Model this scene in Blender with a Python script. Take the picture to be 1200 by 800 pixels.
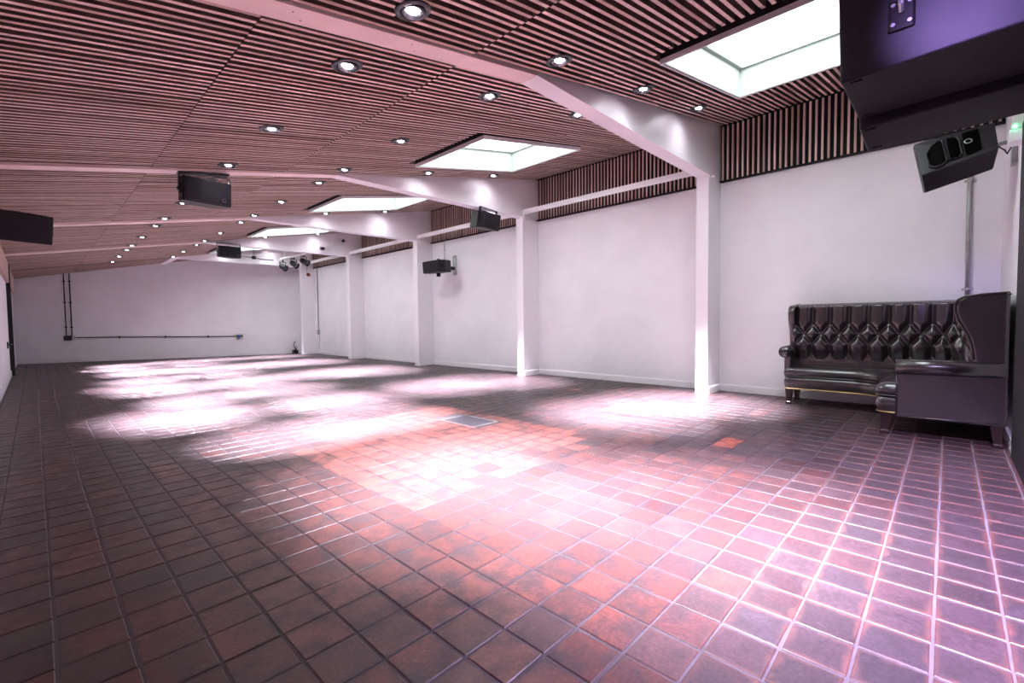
import bpy, bmesh, math, random
import numpy as np
from mathutils import Vector, Matrix
random.seed(7)
for o in list(bpy.data.objects): bpy.data.objects.remove(o)
scn = bpy.context.scene
COL = scn.collection

# ------------------------------------------------------------------ camera, world, exposure
F_PX, YAW, PITCH, ROLL = 535.279, math.radians(46.31), math.radians(-2.399), math.radians(-0.63)
fw = Vector((math.sin(YAW)*math.cos(PITCH), math.cos(YAW)*math.cos(PITCH), math.sin(PITCH)))
r0 = Vector((math.cos(YAW), -math.sin(YAW), 0)); u0 = r0.cross(fw)
rt = r0*math.cos(ROLL) + u0*math.sin(ROLL); up = u0*math.cos(ROLL) - r0*math.sin(ROLL)
EYE = Vector((0, 0, 1.0))
cam = bpy.data.cameras.new('camera'); cam.sensor_width = 36; cam.lens = F_PX/1200*36; cam.clip_start = .02
co = bpy.data.objects.new('camera', cam); COL.objects.link(co); scn.camera = co
M = Matrix.Identity(4)
for i in range(3): M[i][0] = rt[i]; M[i][1] = up[i]; M[i][2] = -fw[i]; M[i][3] = EYE[i]
co.matrix_world = M

w = bpy.data.worlds.new('world'); scn.world = w; w.use_nodes = True
w.node_tree.nodes['Background'].inputs[0].default_value = (.72, .8, .9, 1)
w.node_tree.nodes['Background'].inputs[1].default_value = .6
vs = scn.view_settings
vs.view_transform = 'Standard'; vs.look = 'None'; vs.gamma = 1; vs.use_curve_mapping = False
vs.exposure = 1.14

BEAM_W, SPILL_W, SKY_E = 2900.0, 4.5, 3.8
LAMP_COL = (.88, .84, 1.0)

# ------------------------------------------------------------------ measured layout (metres)
XL, XR, YN = -.36, 6.704, -.37            # left wall, right wall, near wall
SL, Z0 = .193, 2.385                      # ceiling underside Z = Z0 + SL*X
def cz(x): return Z0 + SL*x
FK = (18.4-16.3)/7.064
def yfar(x): return 18.4 - FK*(x-XL)
XC = 6.262                                # column front
FY = [2.339+3.343*i for i in range(5)]    # portal frames, near faces
FW_ = .165
XKNEE, ZH = 2.76, 2.935

# ------------------------------------------------------------------ helpers
def link(o, parent=None):
    COL.objects.link(o)
    if parent is not None: o.parent = parent
    return o
def wloc(o):
    v = Vector((0, 0, 0))
    while o is not None: v += o.location; o = o.parent
    return v
def obj(name, bm, mat, parent=None, smooth=False, bevel=0, seg=2, origin=None):
    """link bm (world coordinates) as one mesh object"""
    bmesh.ops.recalc_face_normals(bm, faces=bm.faces)
    off = wloc(parent) if parent is not None else Vector((0, 0, 0))
    org = Vector(origin) if origin is not None else off.copy()
    bmesh.ops.translate(bm, verts=bm.verts, vec=-org)
    me = bpy.data.meshes.new(name); bm.to_mesh(me); bm.free()
    if smooth:
        for p in me.polygons: p.use_smooth = True
    me.materials.append(mat)
    o = bpy.data.objects.new(name, me); o.location = org-off
    link(o, parent)
    if bevel:
        m = o.modifiers.new('bevel', 'BEVEL'); m.width = bevel; m.segments = seg; m.limit_method = 'ANGLE'; m.angle_limit = .6
        m.harden_normals = False
    return o
def tag(o, label=None, cat=None, group=None, kind=None):
    if label: o['label'] = label
    if cat: o['category'] = cat
    if group: o['group'] = group
    if kind: o['kind'] = kind
    return o
def thing(name, loc, label, cat, group=None, kind=None):
    o = bpy.data.objects.new(name, None); o.empty_display_size = .1; o.location = loc; link(o)
    return tag(o, label, cat, group, kind)
def B(): return bmesh.new()
def box(bm, x0, x1, y0, y1, z0, z1, M=None):
    vs_ = [bm.verts.new(p) for p in ((x0,y0,z0),(x1,y0,z0),(x1,y1,z0),(x0,y1,z0),(x0,y0,z1),(x1,y0,z1),(x1,y1,z1),(x0,y1,z1))]
    for f in ((0,3,2,1),(4,5,6,7),(0,1,5,4),(1,2,6,5),(2,3,7,6),(3,0,4,7)): bm.faces.new([vs_[i] for i in f])
    if M is not None: bmesh.ops.transform(bm, matrix=M, verts=vs_)
    return bm
def hexa(bm, pts):
    v = [bm.verts.new(p) for p in pts]
    for f in ((0,3,2,1),(4,5,6,7),(0,1,5,4),(1,2,6,5),(2,3,7,6),(3,0,4,7)): bm.faces.new([v[i] for i in f])
    return bm
def quad(bm, *pts): bm.faces.new([bm.verts.new(p) for p in pts]); return bm
def prism(bm, pts, axis, a0, a1):
    """pts 2-D polygon; axis 'x': (y,z), 'y': (x,z), 'z': (x,y)"""
    def mk(p, a):
        return {'x': (a, p[0], p[1]), 'y': (p[0], a, p[1]), 'z': (p[0], p[1], a)}[axis]
    A = [bm.verts.new(mk(p, a0)) for p in pts]; C = [bm.verts.new(mk(p, a1)) for p in pts]
    bm.faces.new(A); bm.faces.new(C[::-1])
    n = len(pts)
    for i in range(n): bm.faces.new((A[i], A[(i+1) % n], C[(i+1) % n], C[i]))
    return bm
def basis(d):
    d = d.normalized(); a = Vector((0, 0, 1)) if abs(d.z) < .9 else Vector((1, 0, 0))
    x = d.cross(a).normalized(); return x, d.cross(x).normalized()
def cyl(bm, p0, p1, r, r1=None, seg=12):
    p0, p1 = Vector(p0), Vector(p1); r1 = r if r1 is None else r1
    x, y = basis(p1-p0); A = []; C = []
    for i in range(seg):
        t = 2*math.pi*i/seg; d = x*math.cos(t)+y*math.sin(t)
        A.append(bm.verts.new(p0+d*r)); C.append(bm.verts.new(p1+d*r1))
    bm.faces.new(A); bm.faces.new(C[::-1])
    for i in range(seg): bm.faces.new((A[i], A[(i+1) % seg], C[(i+1) % seg], C[i]))
    return bm
def tube(bm, pts, r, seg=8, closed=False):
    pts = [Vector(p) for p in pts]; n = len(pts); rings = []; px = None
    for i, p in enumerate(pts):
        a = pts[i-1] if i or closed else p; b = pts[(i+1) % n] if i < n-1 or closed else p
        d = (b-a).normalized(); x, y = basis(d)
        if px is not None:
            x = (px - d*px.dot(d)).normalized(); y = d.cross(x)
        px = x
        rings.append([bm.verts.new(p+(x*math.cos(2*math.pi*k/seg)+y*math.sin(2*math.pi*k/seg))*r) for k in range(seg)])
    for i in range(n if closed else n-1):
        A, C = rings[i], rings[(i+1) % n]
        for k in range(seg): bm.faces.new((A[k], A[(k+1) % seg], C[(k+1) % seg], C[k]))
    if not closed: bm.faces.new(rings[0]); bm.faces.new(rings[-1][::-1])
    return bm
def lathe(bm, prof, seg=24, M=None, close=False):
    """prof: (r,z) list, around Z"""
    rings = []; new = []
    for r, z in prof:
        if r < 1e-6: v = bm.verts.new((0, 0, z)); rings.append([v]); new.append(v)
        else:
            R = [bm.verts.new((r*math.cos(2*math.pi*k/seg), r*math.sin(2*math.pi*k/seg), z)) for k in range(seg)]
            rings.append(R); new += R
    pairs = list(zip(rings, rings[1:])) + ([(rings[-1], rings[0])] if close else [])
    for A, C in pairs:
        for k in range(seg):
            j = (k+1) % seg
            if len(A) == 1 and len(C) == 1: continue
            if len(A) == 1: bm.faces.new((A[0], C[k], C[j]))
            elif len(C) == 1: bm.faces.new((A[k], A[j], C[0]))
            else: bm.faces.new((A[k], A[j], C[j], C[k]))
    if M is not None: bmesh.ops.transform(bm, matrix=M, verts=new)
    return bm
def project(p):
    v = Vector(p)-EYE; z = v.dot(fw)
    if z < .05: return None
    return 600+F_PX*v.dot(rt)/z, 400-F_PX*v.dot(up)/z, z

# ------------------------------------------------------------------ materials
def mat(name, col=(.5,.5,.5), rough=.5, metal=0, **kw):
    m = bpy.data.materials.new(name); m.use_nodes = True; nt = m.node_tree; b = nt.nodes['Principled BSDF']
    b.inputs['Base Color'].default_value = (*col, 1); b.inputs['Roughness'].default_value = rough; b.inputs['Metallic'].default_value = metal
    for k, v in kw.items(): b.inputs[k.replace('_', ' ')].default_value = v
    return m
def N(m, t, **kw):
    n = m.node_tree.nodes.new(t)
    for k, v in kw.items(): setattr(n, k, v)
    return n
def L(m, a, b): m.node_tree.links.new(a, b)
def noise(m, scale, detail=4, rough=.5, vec=None):
    n = N(m, 'ShaderNodeTexNoise'); n.inputs['Scale'].default_value = scale; n.inputs['Detail'].default_value = detail; n.inputs['Roughness'].default_value = rough
    if vec is not None: L(m, vec, n.inputs['Vector'])
    return n
def ramp(m, fac, stops):
    r = N(m, 'ShaderNodeValToRGB'); e = r.color_ramp.elements
    while len(e) < len(stops): e.new(.5)
    for k, (p, c) in zip(e, stops): k.position = p; k.color = (*c, 1) if len(c) == 3 else c
    L(m, fac, r.inputs[0]); return r
def mixc(m, a, b, fac, mode='MIX'):
    n = N(m, 'ShaderNodeMix', data_type='RGBA', blend_type=mode)
    for s, v in ((n.inputs[0], fac), (n.inputs[6], a), (n.inputs[7], b)):
        if hasattr(v, 'is_linked'): L(m, v, s)
        elif isinstance(v, (int, float)): s.default_value = v
        else: s.default_value = (*v, 1)
    return n.outputs[2]
def math_(m, op, a, b=0.0):
    n = N(m, 'ShaderNodeMath', operation=op)
    for s, v in ((n.inputs[0], a), (n.inputs[1], b)):
        if hasattr(v, 'is_linked'): L(m, v, s)
        else: s.default_value = v
    return n.outputs[0]
def bump(m, h, strength=.2, dist=.01):
    n = N(m, 'ShaderNodeBump'); n.inputs['Strength'].default_value = strength; n.inputs['Distance'].default_value = dist
    L(m, h, n.inputs['Height']); L(m, n.outputs[0], m.node_tree.nodes['Principled BSDF'].inputs['Normal'])
def bsdf(m): return m.node_tree.nodes['Principled BSDF']
def pos(m): return N(m, 'ShaderNodeNewGeometry').outputs['Position']

def tile_mat(name, attr):
    m = mat(name, rough=.4); b = bsdf(m); p = pos(m)
    if attr:
        a = N(m, 'ShaderNodeAttribute'); a.attribute_name = 'tint'; tint = a.outputs['Color']
    else: tint = N(m, 'ShaderNodeObjectInfo').outputs['Color']
    n1 = noise(m, 9, 6, .62, p); n2 = noise(m, 70, 5, .6, p); n3 = noise(m, 2.2, 3, .5, p); n4 = noise(m, 34, 6, .7, p)
    soot = ramp(m, n1.outputs['Fac'], [(.42, (0,0,0)), (.62, (1,1,1))]).outputs[0]
    c = mixc(m, tint, (.045, .028, .032), math_(m, 'MULTIPLY', soot, .8))
    c = mixc(m, c, ramp(m, n2.outputs['Fac'], [(.3, (.55,.53,.54)), (.7, (1.4,1.32,1.3))]).outputs[0], .8, 'MULTIPLY')
    sp = N(m, 'ShaderNodeSeparateXYZ'); L(m, p, sp.inputs[0])
    def edge(o, org): return math_(m, 'ABSOLUTE', math_(m, 'SUBTRACT', math_(m, 'FRACT', math_(m, 'DIVIDE', math_(m, 'SUBTRACT', o, org-5*.1688), .1688)), .5))
    e = math_(m, 'MULTIPLY', math_(m, 'MAXIMUM', edge(sp.outputs['X'], .012), edge(sp.outputs['Y'], .015)), 2)
    e = math_(m, 'ADD', e, math_(m, 'MULTIPLY', math_(m, 'SUBTRACT', n1.outputs['Fac'], .5), 1.1))
    em = ramp(m, e, [(.74, (0,0,0)), (1.0, (1,1,1))]).outputs[0]
    right = ramp(m, math_(m, 'ADD', sp.outputs['Y'], math_(m, 'MULTIPLY', n3.outputs['Fac'], .5)), [(.55, (1,1,1)), (1.3, (0,0,0))]).outputs[0]
    ecol = mixc(m, (.032, .021, .026), (.25, .10, .075), right)
    c = mixc(m, c, ecol, math_(m, 'MULTIPLY', em, .5))
    dust = ramp(m, n4.outputs['Fac'], [(.62, (0,0,0)), (.74, (1,1,1))]).outputs[0]
    c = mixc(m, c, (.40, .34, .36), math_(m, 'MULTIPLY', dust, .22))
    L(m, c, b.inputs['Base Color'])
    L(m, ramp(m, n1.outputs['Fac'], [(.3, (.3,.3,.3)), (.7, (.52,.52,.52))]).outputs[0], b.inputs['Roughness'])
    h = math_(m, 'ADD', math_(m, 'MULTIPLY', n2.outputs['Fac'], .35), n1.outputs['Fac'])
    bump(m, h, .35, .004)
    return m
def wood_mat(name, attr, axis):
    m = mat(name, rough=.62); b = bsdf(m)
    if attr:
        a = N(m, 'ShaderNodeAttribute'); a.attribute_name = 'rnd'; rnd = a.outputs['Fac']
    else: rnd = N(m, 'ShaderNodeObjectInfo').outputs['Random']
    mp = N(m, 'ShaderNodeMapping'); L(m, pos(m), mp.inputs[0])
    mp.inputs['Scale'].default_value = {'x': (1.2, 40, 40), 'z': (40, 40, 1.2), 'y': (40, 1.2, 40)}[axis]
    n = noise(m, 2.0, 5, .6, mp.outputs[0])
    c = ramp(m, rnd, [(0, (.50,.355,.31)), (.45, (.70,.53,.47)), (.8, (.81,.64,.58)), (1, (.87,.71,.65))]).outputs[0]
    c = mixc(m, c, ramp(m, n.outputs['Fac'], [(.3, (.68,.6,.56)), (.72, (1.1,1.1,1.1))]).outputs[0], .85, 'MULTIPLY')
    L(m, c, b.inputs['Base Color']); bump(m, n.outputs['Fac'], .15, .003)
    return m
def paint(name, col, rough=.6, mott=.06, sc=1.6, spec=.35):
    m = mat(name, col, rough); m_ = bsdf(m); m_.inputs['Specular IOR Level'].default_value = spec
    p = pos(m); n = noise(m, sc, 5, .6, p); n2 = noise(m, 160, 2, .5, p)
    lo = tuple(c*(1-mott) for c in col); hi = tuple(min(1, c*(1+mott*.5)) for c in col)
    L(m, ramp(m, n.outputs['Fac'], [(.3, lo), (.7, hi)]).outputs[0], m_.inputs['Base Color'])
    bump(m, n2.outputs['Fac'], .06, .002)
    return m
def grain(name, col, rough, metal=0, sc=300, bs=.15, mott=.25):
    m = mat(name, col, rough, metal); p = pos(m); n = noise(m, sc, 2, .5, p); n2 = noise(m, 6, 4, .6, p)
    L(m, ramp(m, n2.outputs['Fac'], [(.3, tuple(c*(1-mott) for c in col)), (.7, tuple(min(1, c*(1+mott)) for c in col))]).outputs[0], bsdf(m).inputs['Base Color'])
    bump(m, n.outputs['Fac'], bs, .002)
    return m
def emit(name, col, s):
    m = mat(name, (.8,.8,.8), .4); b = bsdf(m); b.inputs['Emission Color'].default_value = (*col, 1); b.inputs['Emission Strength'].default_value = s
    return m
M_TILE, M_TILEF = tile_mat('quarry_tile', False), tile_mat('quarry_tile_field', True)
M_GROUT = mat('grout', rough=.85)
_p = pos(M_GROUT); _s = N(M_GROUT, 'ShaderNodeSeparateXYZ'); L(M_GROUT, _p, _s.inputs[0])
_g = math_(M_GROUT, 'ADD', math_(M_GROUT, 'MULTIPLY', _s.outputs['Y'], .5), math_(M_GROUT, 'MULTIPLY', noise(M_GROUT, 3, 5, .7, _p).outputs['Fac'], .9))
L(M_GROUT, ramp(M_GROUT, _g, [(.35, (.17,.145,.16)), (.95, (.06,.044,.048))]).outputs[0], bsdf(M_GROUT).inputs['Base Color'])
M_SLAT, M_SLATF, M_VSLAT = wood_mat('timber_slat', False, 'x'), wood_mat('timber_slat_field', True, 'x'), wood_mat('timber_slat_upright', False, 'z')
M_SIDE = grain('slat_side_shade', (.17, .10, .085), .7)  # dark slat sides: shade between the slats put into the colour
M_FASCIA = wood_mat('timber_fascia', False, 'y')
M_BACK = grain('black_felt', (.012, .010, .011), .95)
M_WALL = paint('white_wall_paint', (.83, .815, .855), .62)
M_STEEL = paint('white_steel_paint', (.86, .83, .87), .38, .02, 3, .5)
M_SKIRT = paint('white_gloss_paint', (.86, .84, .88), .3, .03, 4, .5)
M_SOFFIT = paint('limed_board', (.86, .69, .67), .45, .06, 6)
M_BLACK = grain('black_cabinet_paint', (.018, .016, .020), .48)
M_GRILLE = grain('black_grille', (.010, .009, .012), .6, 0, 900, .5)
M_RECESS = mat('black_recess_shade', (.002, .002, .002), .95); bsdf(M_RECESS).inputs['Specular IOR Level'].default_value = .05  # flat black standing in for the shade inside recesses
for q in (M_BLACK, M_GRILLE): bsdf(q).inputs['Specular IOR Level'].default_value = .25
M_BLKSTEEL = grain('black_steel', (.012, .012, .013), .35, .4)
M_CHROME = grain('dark_chrome', (.09, .088, .10), .3, .9)
M_DISH = grain('lamp_reflector', (.16, .15, .18), .25, .95)
M_GALV = grain('galvanised_steel', (.42, .43, .42), .42, .8)
M_LAMP = emit('lamp_glow', (.95, .92, 1.0), 60)
M_PANE = emit('skylight_pane', (.89, .99, .98), SKY_E)
M_WELL = paint('skylight_lining', (.36, .395, .37), .6, .02)
M_LEATHER = grain('oxblood_leather', (.019, .0115, .015), .27, 0, 240, .2, .4)
bsdf(M_LEATHER).inputs['Specular IOR Level'].default_value = .8; bsdf(M_LEATHER).inputs['Coat Weight'].default_value = .8; bsdf(M_LEATHER).inputs['Coat Roughness'].default_value = .26
M_MAHOG = grain('mahogany', (.026, .009, .008), .3)
M_BRASS = grain('brass', (.55, .38, .18), .35, .9)
M_PLASTIC = paint('grey_plastic', (.55, .56, .55), .45, .03)
M_BLUE = grain('blue_plastic', (.015, .04, .22), .4)
M_RED = grain('red_plastic', (.17, .006, .010), .35)
M_HATCH = grain('steel_floor_plate', (.085, .075, .095), .45, .6, 60, .4)
M_CURTAIN = grain('black_panel', (.010, .008, .010), .7)
M_LED = emit('green_indicator', (.05, 1, .3), 8)

# ------------------------------------------------------------------ floor: bed of grout, tiles as parts
fl = obj('floor', box(B(), XL-.1, XR+.1, YN-.1, 18.6, -.12, -.0035), M_GROUT); tag(fl, 'dark red quarry tile floor of the long hall', 'floor', kind='structure')
TX, TY = .1688, .1688
def tile_bm():
    bm = B(); g = .0042; hx, hy = TX/2-g, TY/2-g; c = .0035
    rings = []
    for ins, z in ((0, -.006), (0, -.0022), (c, 0)):
        rings.append([bm.verts.new((sx*(hx-ins), sy*(hy-ins), z)) for sx, sy in ((-1,-1),(1,-1),(1,1),(-1,1))])
    for a, b in zip(rings, rings[1:]):
        for k in range(4): bm.faces.new((a[k], a[(k+1) % 4], b[(k+1) % 4], b[k]))
    bm.faces.new(rings[-1]); return bm
HX0, HX1, HY0, HY1 = 2.88, 3.20, 3.28, 3.77       # floor hatch
RED = (.225, .072, .056); TER = (.135, .044, .037); DRK = (.034, .0185, .0215); GRY = (.046, .033, .0325)
def lerp(a, b, t): return tuple(p+(q-p)*t for p, q in zip(a, b))
ODD = [(5.55, 4.0), (4.55, 2.55), (4.72, 2.55), (3.9, 1.3)]
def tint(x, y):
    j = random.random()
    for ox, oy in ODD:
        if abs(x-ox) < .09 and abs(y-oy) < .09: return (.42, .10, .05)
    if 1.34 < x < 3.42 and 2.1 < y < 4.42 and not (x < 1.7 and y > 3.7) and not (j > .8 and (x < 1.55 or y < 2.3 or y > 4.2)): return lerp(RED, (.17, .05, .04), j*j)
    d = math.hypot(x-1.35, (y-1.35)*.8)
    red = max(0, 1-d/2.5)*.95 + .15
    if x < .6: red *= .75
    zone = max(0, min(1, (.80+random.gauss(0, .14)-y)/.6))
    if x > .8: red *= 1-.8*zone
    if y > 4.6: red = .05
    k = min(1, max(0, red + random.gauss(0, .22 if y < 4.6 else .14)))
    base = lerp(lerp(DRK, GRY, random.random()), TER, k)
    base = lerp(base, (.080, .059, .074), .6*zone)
    s = (.82+.36*random.random())*(.72 if x < .6 else 1)  # tiles at the left darkened in colour to stand for the dim corner
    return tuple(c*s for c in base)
tiles = []
for i in range(-3, 41):
    for j in range(-3, 115):
        cx, cy = .012+TX*(i+.5), .015+TY*(j+.5)
        if cx-TX*.5 < XL-.17 or cx+TX*.5 > XR+.17 or cy-TY*.5 < YN-.16 or cy-TY*.4 > yfar(cx): continue
        if HX0-.05 < cx < HX1+.05 and HY0-.05 < cy < HY1+.05: continue
        q = project((cx, cy, 0)); area = 0
        if q and -40 < q[0] < 1240 and q[1] < 840:
            qa, qb = project((cx+.08, cy, 0)), project((cx, cy+.08, 0))
            if qa and qb: area = abs((qa[0]-q[0])*(qb[1]-q[1])-(qa[1]-q[1])*(qb[0]-q[0]))
            if not (0 <= q[0] <= 1200 and q[1] <= 800): area *= .4
        tiles.append((area, cx, cy))
tiles.sort(key=lambda t: -t[0])
tm = bpy.data.meshes.new('tile'); tb = tile_bm(); bmesh.ops.recalc_face_normals(tb, faces=tb.faces); tb.to_mesh(tm); tm.materials.append(M_TILE)
tv = np.array([v.co[:] for v in tm.vertices]); tf = [tuple(p.vertices) for p in tm.polygons]; tb.free()
def tile_xf(cx, cy):
    return (cx+random.uniform(-.0016,.0016), cy+random.uniform(-.0016,.0016), random.uniform(-.0008,.0008),
            random.gauss(0,.003), random.gauss(0,.003), random.gauss(0,.006))
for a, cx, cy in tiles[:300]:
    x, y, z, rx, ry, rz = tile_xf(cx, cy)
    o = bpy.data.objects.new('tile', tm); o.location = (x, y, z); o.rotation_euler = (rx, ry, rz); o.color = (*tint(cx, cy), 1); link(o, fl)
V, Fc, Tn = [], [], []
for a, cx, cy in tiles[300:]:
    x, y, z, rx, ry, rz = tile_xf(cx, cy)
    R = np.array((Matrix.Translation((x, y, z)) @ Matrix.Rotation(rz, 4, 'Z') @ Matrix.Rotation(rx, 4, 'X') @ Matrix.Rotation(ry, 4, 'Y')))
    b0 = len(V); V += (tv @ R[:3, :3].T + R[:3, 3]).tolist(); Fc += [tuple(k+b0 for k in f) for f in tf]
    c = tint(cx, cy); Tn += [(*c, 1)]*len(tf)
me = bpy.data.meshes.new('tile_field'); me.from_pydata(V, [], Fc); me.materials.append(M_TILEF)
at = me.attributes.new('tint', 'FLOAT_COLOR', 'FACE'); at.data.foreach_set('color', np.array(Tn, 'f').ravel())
o = link(bpy.data.objects.new('tile_field', me), fl); o['kind'] = 'stuff'
hb = thing('floor_hatch', ((HX0+HX1)/2, (HY0+HY1)/2, 0), 'grey metal access cover set into the orange tiles', 'hatch')
obj('cover_plate', box(B(), HX0+.012, HX1-.012, HY0+.012, HY1-.012, -.003, .001), M_HATCH, hb)
bm = B()
for a in ((HX0-.012, HX1+.012, HY0-.012, HY0+.008), (HX0-.012, HX1+.012, HY1-.008, HY1+.012), (HX0-.012, HX0+.008, HY0+.008, HY1-.008), (HX1-.008, HX1+.012, HY0+.008, HY1-.008)): box(bm, *a, -.0035, .002)
obj('rim', bm, M_GALV, hb)

# ------------------------------------------------------------------ walls
wr = obj('wall_right', box(B(), XR, XR+.12, YN-.1, 18.6, 0, 4.0), M_WALL); tag(wr, 'long white painted wall between the steel columns', 'wall', kind='structure')
bm = B(); prism(bm, [(XL-.1, yfar(XL-.1)), (XR+.1, yfar(XR+.1)), (XR+.1, 18.75), (XL-.1, 18.75)], 'z', 0, 4.0)
wf = obj('wall_far', bm, M_WALL); tag(wf, 'white painted end wall with conduits', 'wall', kind='structure')
wl = obj('wall_left', box(B(), XL-.12, XL, YN-.1, 18.6, 0, 2.6), M_WALL); tag(wl, 'white painted side wall under the low side of the ceiling', 'wall', kind='structure')
wn = obj('wall_near', box(B(), XL-.1, XR+.1, YN-.12, YN, 0, 4.0), M_WALL); tag(wn, 'white painted end wall behind the leather corner sofa', 'wall', kind='structure')
# skirting
bm = B()
def skirt_run(y0, y1):
    prism(bm, [(XR-.016, 0), (XR-.016, .085), (XR-.010, .10), (XR, .10), (XR, 0)], 'y', y0, y1)
ys = [YN] + [f for f in FY]
for i in range(5):
    skirt_run(ys[i]+(FW_ if i else 0), ys[i+1])
    prism(bm, [(FY[i], 0), (FY[i]-.016, 0), (FY[i]-.016, .085), (FY[i]-.010, .10), (FY[i], .10)], 'x', XC+.01, XR-.016)
skirt_run(FY[4]+FW_, yfar(XR)-.01)
bs = obj('baseboard_right', bm, M_SKIRT); tag(bs, 'white gloss skirting along the long wall and column sides', 'skirting', kind='structure')
bm = B(); a = (XL+.01, yfar(XL+.01)); c = (XR-.02, yfar(XR-.02))
prism(bm, [(a[0], a[1]), (c[0], c[1]), (c[0], c[1]-.018), (a[0], a[1]-.018)], 'z', 0, .10)
tag(obj('baseboard_far', bm, M_SKIRT), 'white skirting along the far end wall', 'skirting', kind='structure')
bm = B(); prism(bm, [(XL, 0), (XL+.018, 0), (XL+.018, .10), (XL+.010, .115), (XL, .115)], 'y', YN, 14.05); prism(bm, [(XL, 0), (XL+.018, 0), (XL+.018, .10), (XL+.010, .115), (XL, .115)], 'y', 14.3, yfar(XL)-.03)
tag(obj('baseboard_left', bm, M_SKIRT), 'white skirting along the left side wall', 'skirting', kind='structure')
bm = B(); box(bm, 4.805, XR-.02, YN, YN+.02, 0, .10)
tag(obj('baseboard_near', bm, M_SKIRT), 'white skirting behind the sofa on the end wall', 'skirting', kind='structure')

# ------------------------------------------------------------------ skylight layout
SKX0, SKX1 = 3.50, 5.30
SKY = [(FY[0]-3.343+1.40+3.343*i, FY[0]-3.343+2.68+3.343*i) for i in range(5)]
# downlight layout
DL = []
for x in (1.46, 2.73):
    DL.append((x, FY[0]-3.343+1.85))
for i in range(5):
    for x in (1.46, 2.73, 4.0, 5.3):
        DL.append((x, FY[i]-.24))
        if i < 4:
            DL.append((x, FY[i]+.50))
            if x < 3: DL.append((x, FY[i]+1.85))
DLR = .098

# ------------------------------------------------------------------ ceiling: black backing with skylight holes, slats as parts
TH = .078       # backing above slat underside
bm = B()
def cq(x0, x1, y0, y1):
    quad(bm, (x0, y0, cz(x0)+TH), (x1, y0, cz(x1)+TH), (x1, y1, cz(x1)+TH), (x0, y1, cz(x0)+TH))
cq(XL-.1, SKX0, YN-.1, 18.7); cq(SKX1, XR+.1, YN-.1, 18.7)
yy = YN-.1
for a, b in SKY: cq(SKX0, SKX1, yy, a); yy = b
cq(SKX0, SKX1, yy, 18.7)
ce = obj('ceiling', bm, M_BACK); tag(ce, 'sloping ceiling of close set timber slats on black backing', 'ceiling', kind='structure')
PITCH_S, SW, SH = .063, .025, .060
rows = []
def fill(y0, y1):
    n = int(round((y1-y0)/PITCH_S)); p = (y1-y0)/n
    for k in range(n): rows.append(y0+p*(k+.5))
fill(YN+.01, FY[0]-.012)
for i in range(4): fill(FY[i]+FW_-.01+.006, FY[i+1]-.012)
fill(FY[4]+FW_+.006, 18.3)
ANG = math.atan(SL); CA = math.cos(ANG)
segs = []
for k, y in enumerate(rows):
    inbay = (k*7919) % 13
    br = [XL+.03, .85, 2.10, 3.40+random.choice((-.16,-.05,.0,.1,.22)), 4.66+random.choice((-.2,-.08,.06,.18)), 5.95+random.choice((-.22,-.1,.0,.12,.2)), XR-.055]
    cuts = []
    for a, b in SKY:
        if a-.035 < y < b+.012: cuts.append((SKX0-.11, SKX1+.02))
    for dx, dy in DL:
        if abs(dy-y) < DLR-.012:
            h = math.sqrt((DLR-.010)**2-(dy-y)**2); cuts.append((dx-h, dx+h))
    xmax = XL+(18.4-y)/FK-.02
    for a, b in zip(br, br[1:]):
        yo = .3*PITCH_S if abs(a-.85) < .01 else 0.0
        a += .0035; b -= .0035; b = min(b, xmax)
        parts = [(a, b)]
        for c0, c1 in cuts:
            nx = []
            for s, e in parts:
                if c1 <= s or c0 >= e: nx.append((s, e))
                else:
                    if s < c0: nx.append((s, c0))
                    if c1 < e: nx.append((c1, e))
            parts = nx
        for s, e in parts:
            if e-s > .02: segs.append((s, e, y+yo))
def slat_size(s, e, y):
    n = 0
    for t in (.1, .3, .5, .7, .9):
        x = s+(e-s)*t; q = project((x, y, cz(x)))
        if q and 0 < q[0] < 1200 and 0 < q[1] < 800: n += 1/q[2]**2
    return n*(e-s)
segs.sort(key=lambda t: -slat_size(*t))
bm = B(); box(bm, -.5, .5, -SW/2, SW/2, 0, SH); bmesh.ops.recalc_face_normals(bm, faces=bm.faces)
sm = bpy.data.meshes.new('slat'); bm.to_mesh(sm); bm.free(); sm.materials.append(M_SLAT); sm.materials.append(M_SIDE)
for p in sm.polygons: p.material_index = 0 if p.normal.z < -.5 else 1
smi = [p.material_index for p in sm.polygons]; MI = []
sv = np.array([v.co[:] for v in sm.vertices]); sf = [tuple(p.vertices) for p in sm.polygons]
V, Fc, Rn = [], [], []
for n, (s, e, y) in enumerate(segs):
    xm = (s+e)/2; zz = cz(xm)+random.uniform(-.0025, .0025); ln = (e-s)/CA; yj = y+random.uniform(-.002, .002)
    if n < 300:
        o = bpy.data.objects.new('slat', sm); o.location = (xm, yj, zz); o.rotation_euler = (0, -ANG, random.gauss(0, .0006)); o.scale = (ln, 1, 1); link(o, ce)
    else:
        R = np.array(Matrix.Rotation(-ANG, 3, 'Y')); p = (sv*np.array([ln, 1, 1])) @ R.T + np.array([xm, yj, zz])
        b0 = len(V); V += p.tolist(); Fc += [tuple(k+b0 for k in f) for f in sf]; Rn += [random.random()]*len(sf); MI += smi
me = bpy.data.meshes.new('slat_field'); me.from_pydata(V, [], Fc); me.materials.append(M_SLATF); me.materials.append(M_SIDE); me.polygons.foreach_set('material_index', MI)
at = me.attributes.new('rnd', 'FLOAT', 'FACE'); at.data.foreach_set('value', np.array(Rn, 'f'))
o = link(bpy.data.objects.new('slat_field', me), ce); o['kind'] = 'stuff'

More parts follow.
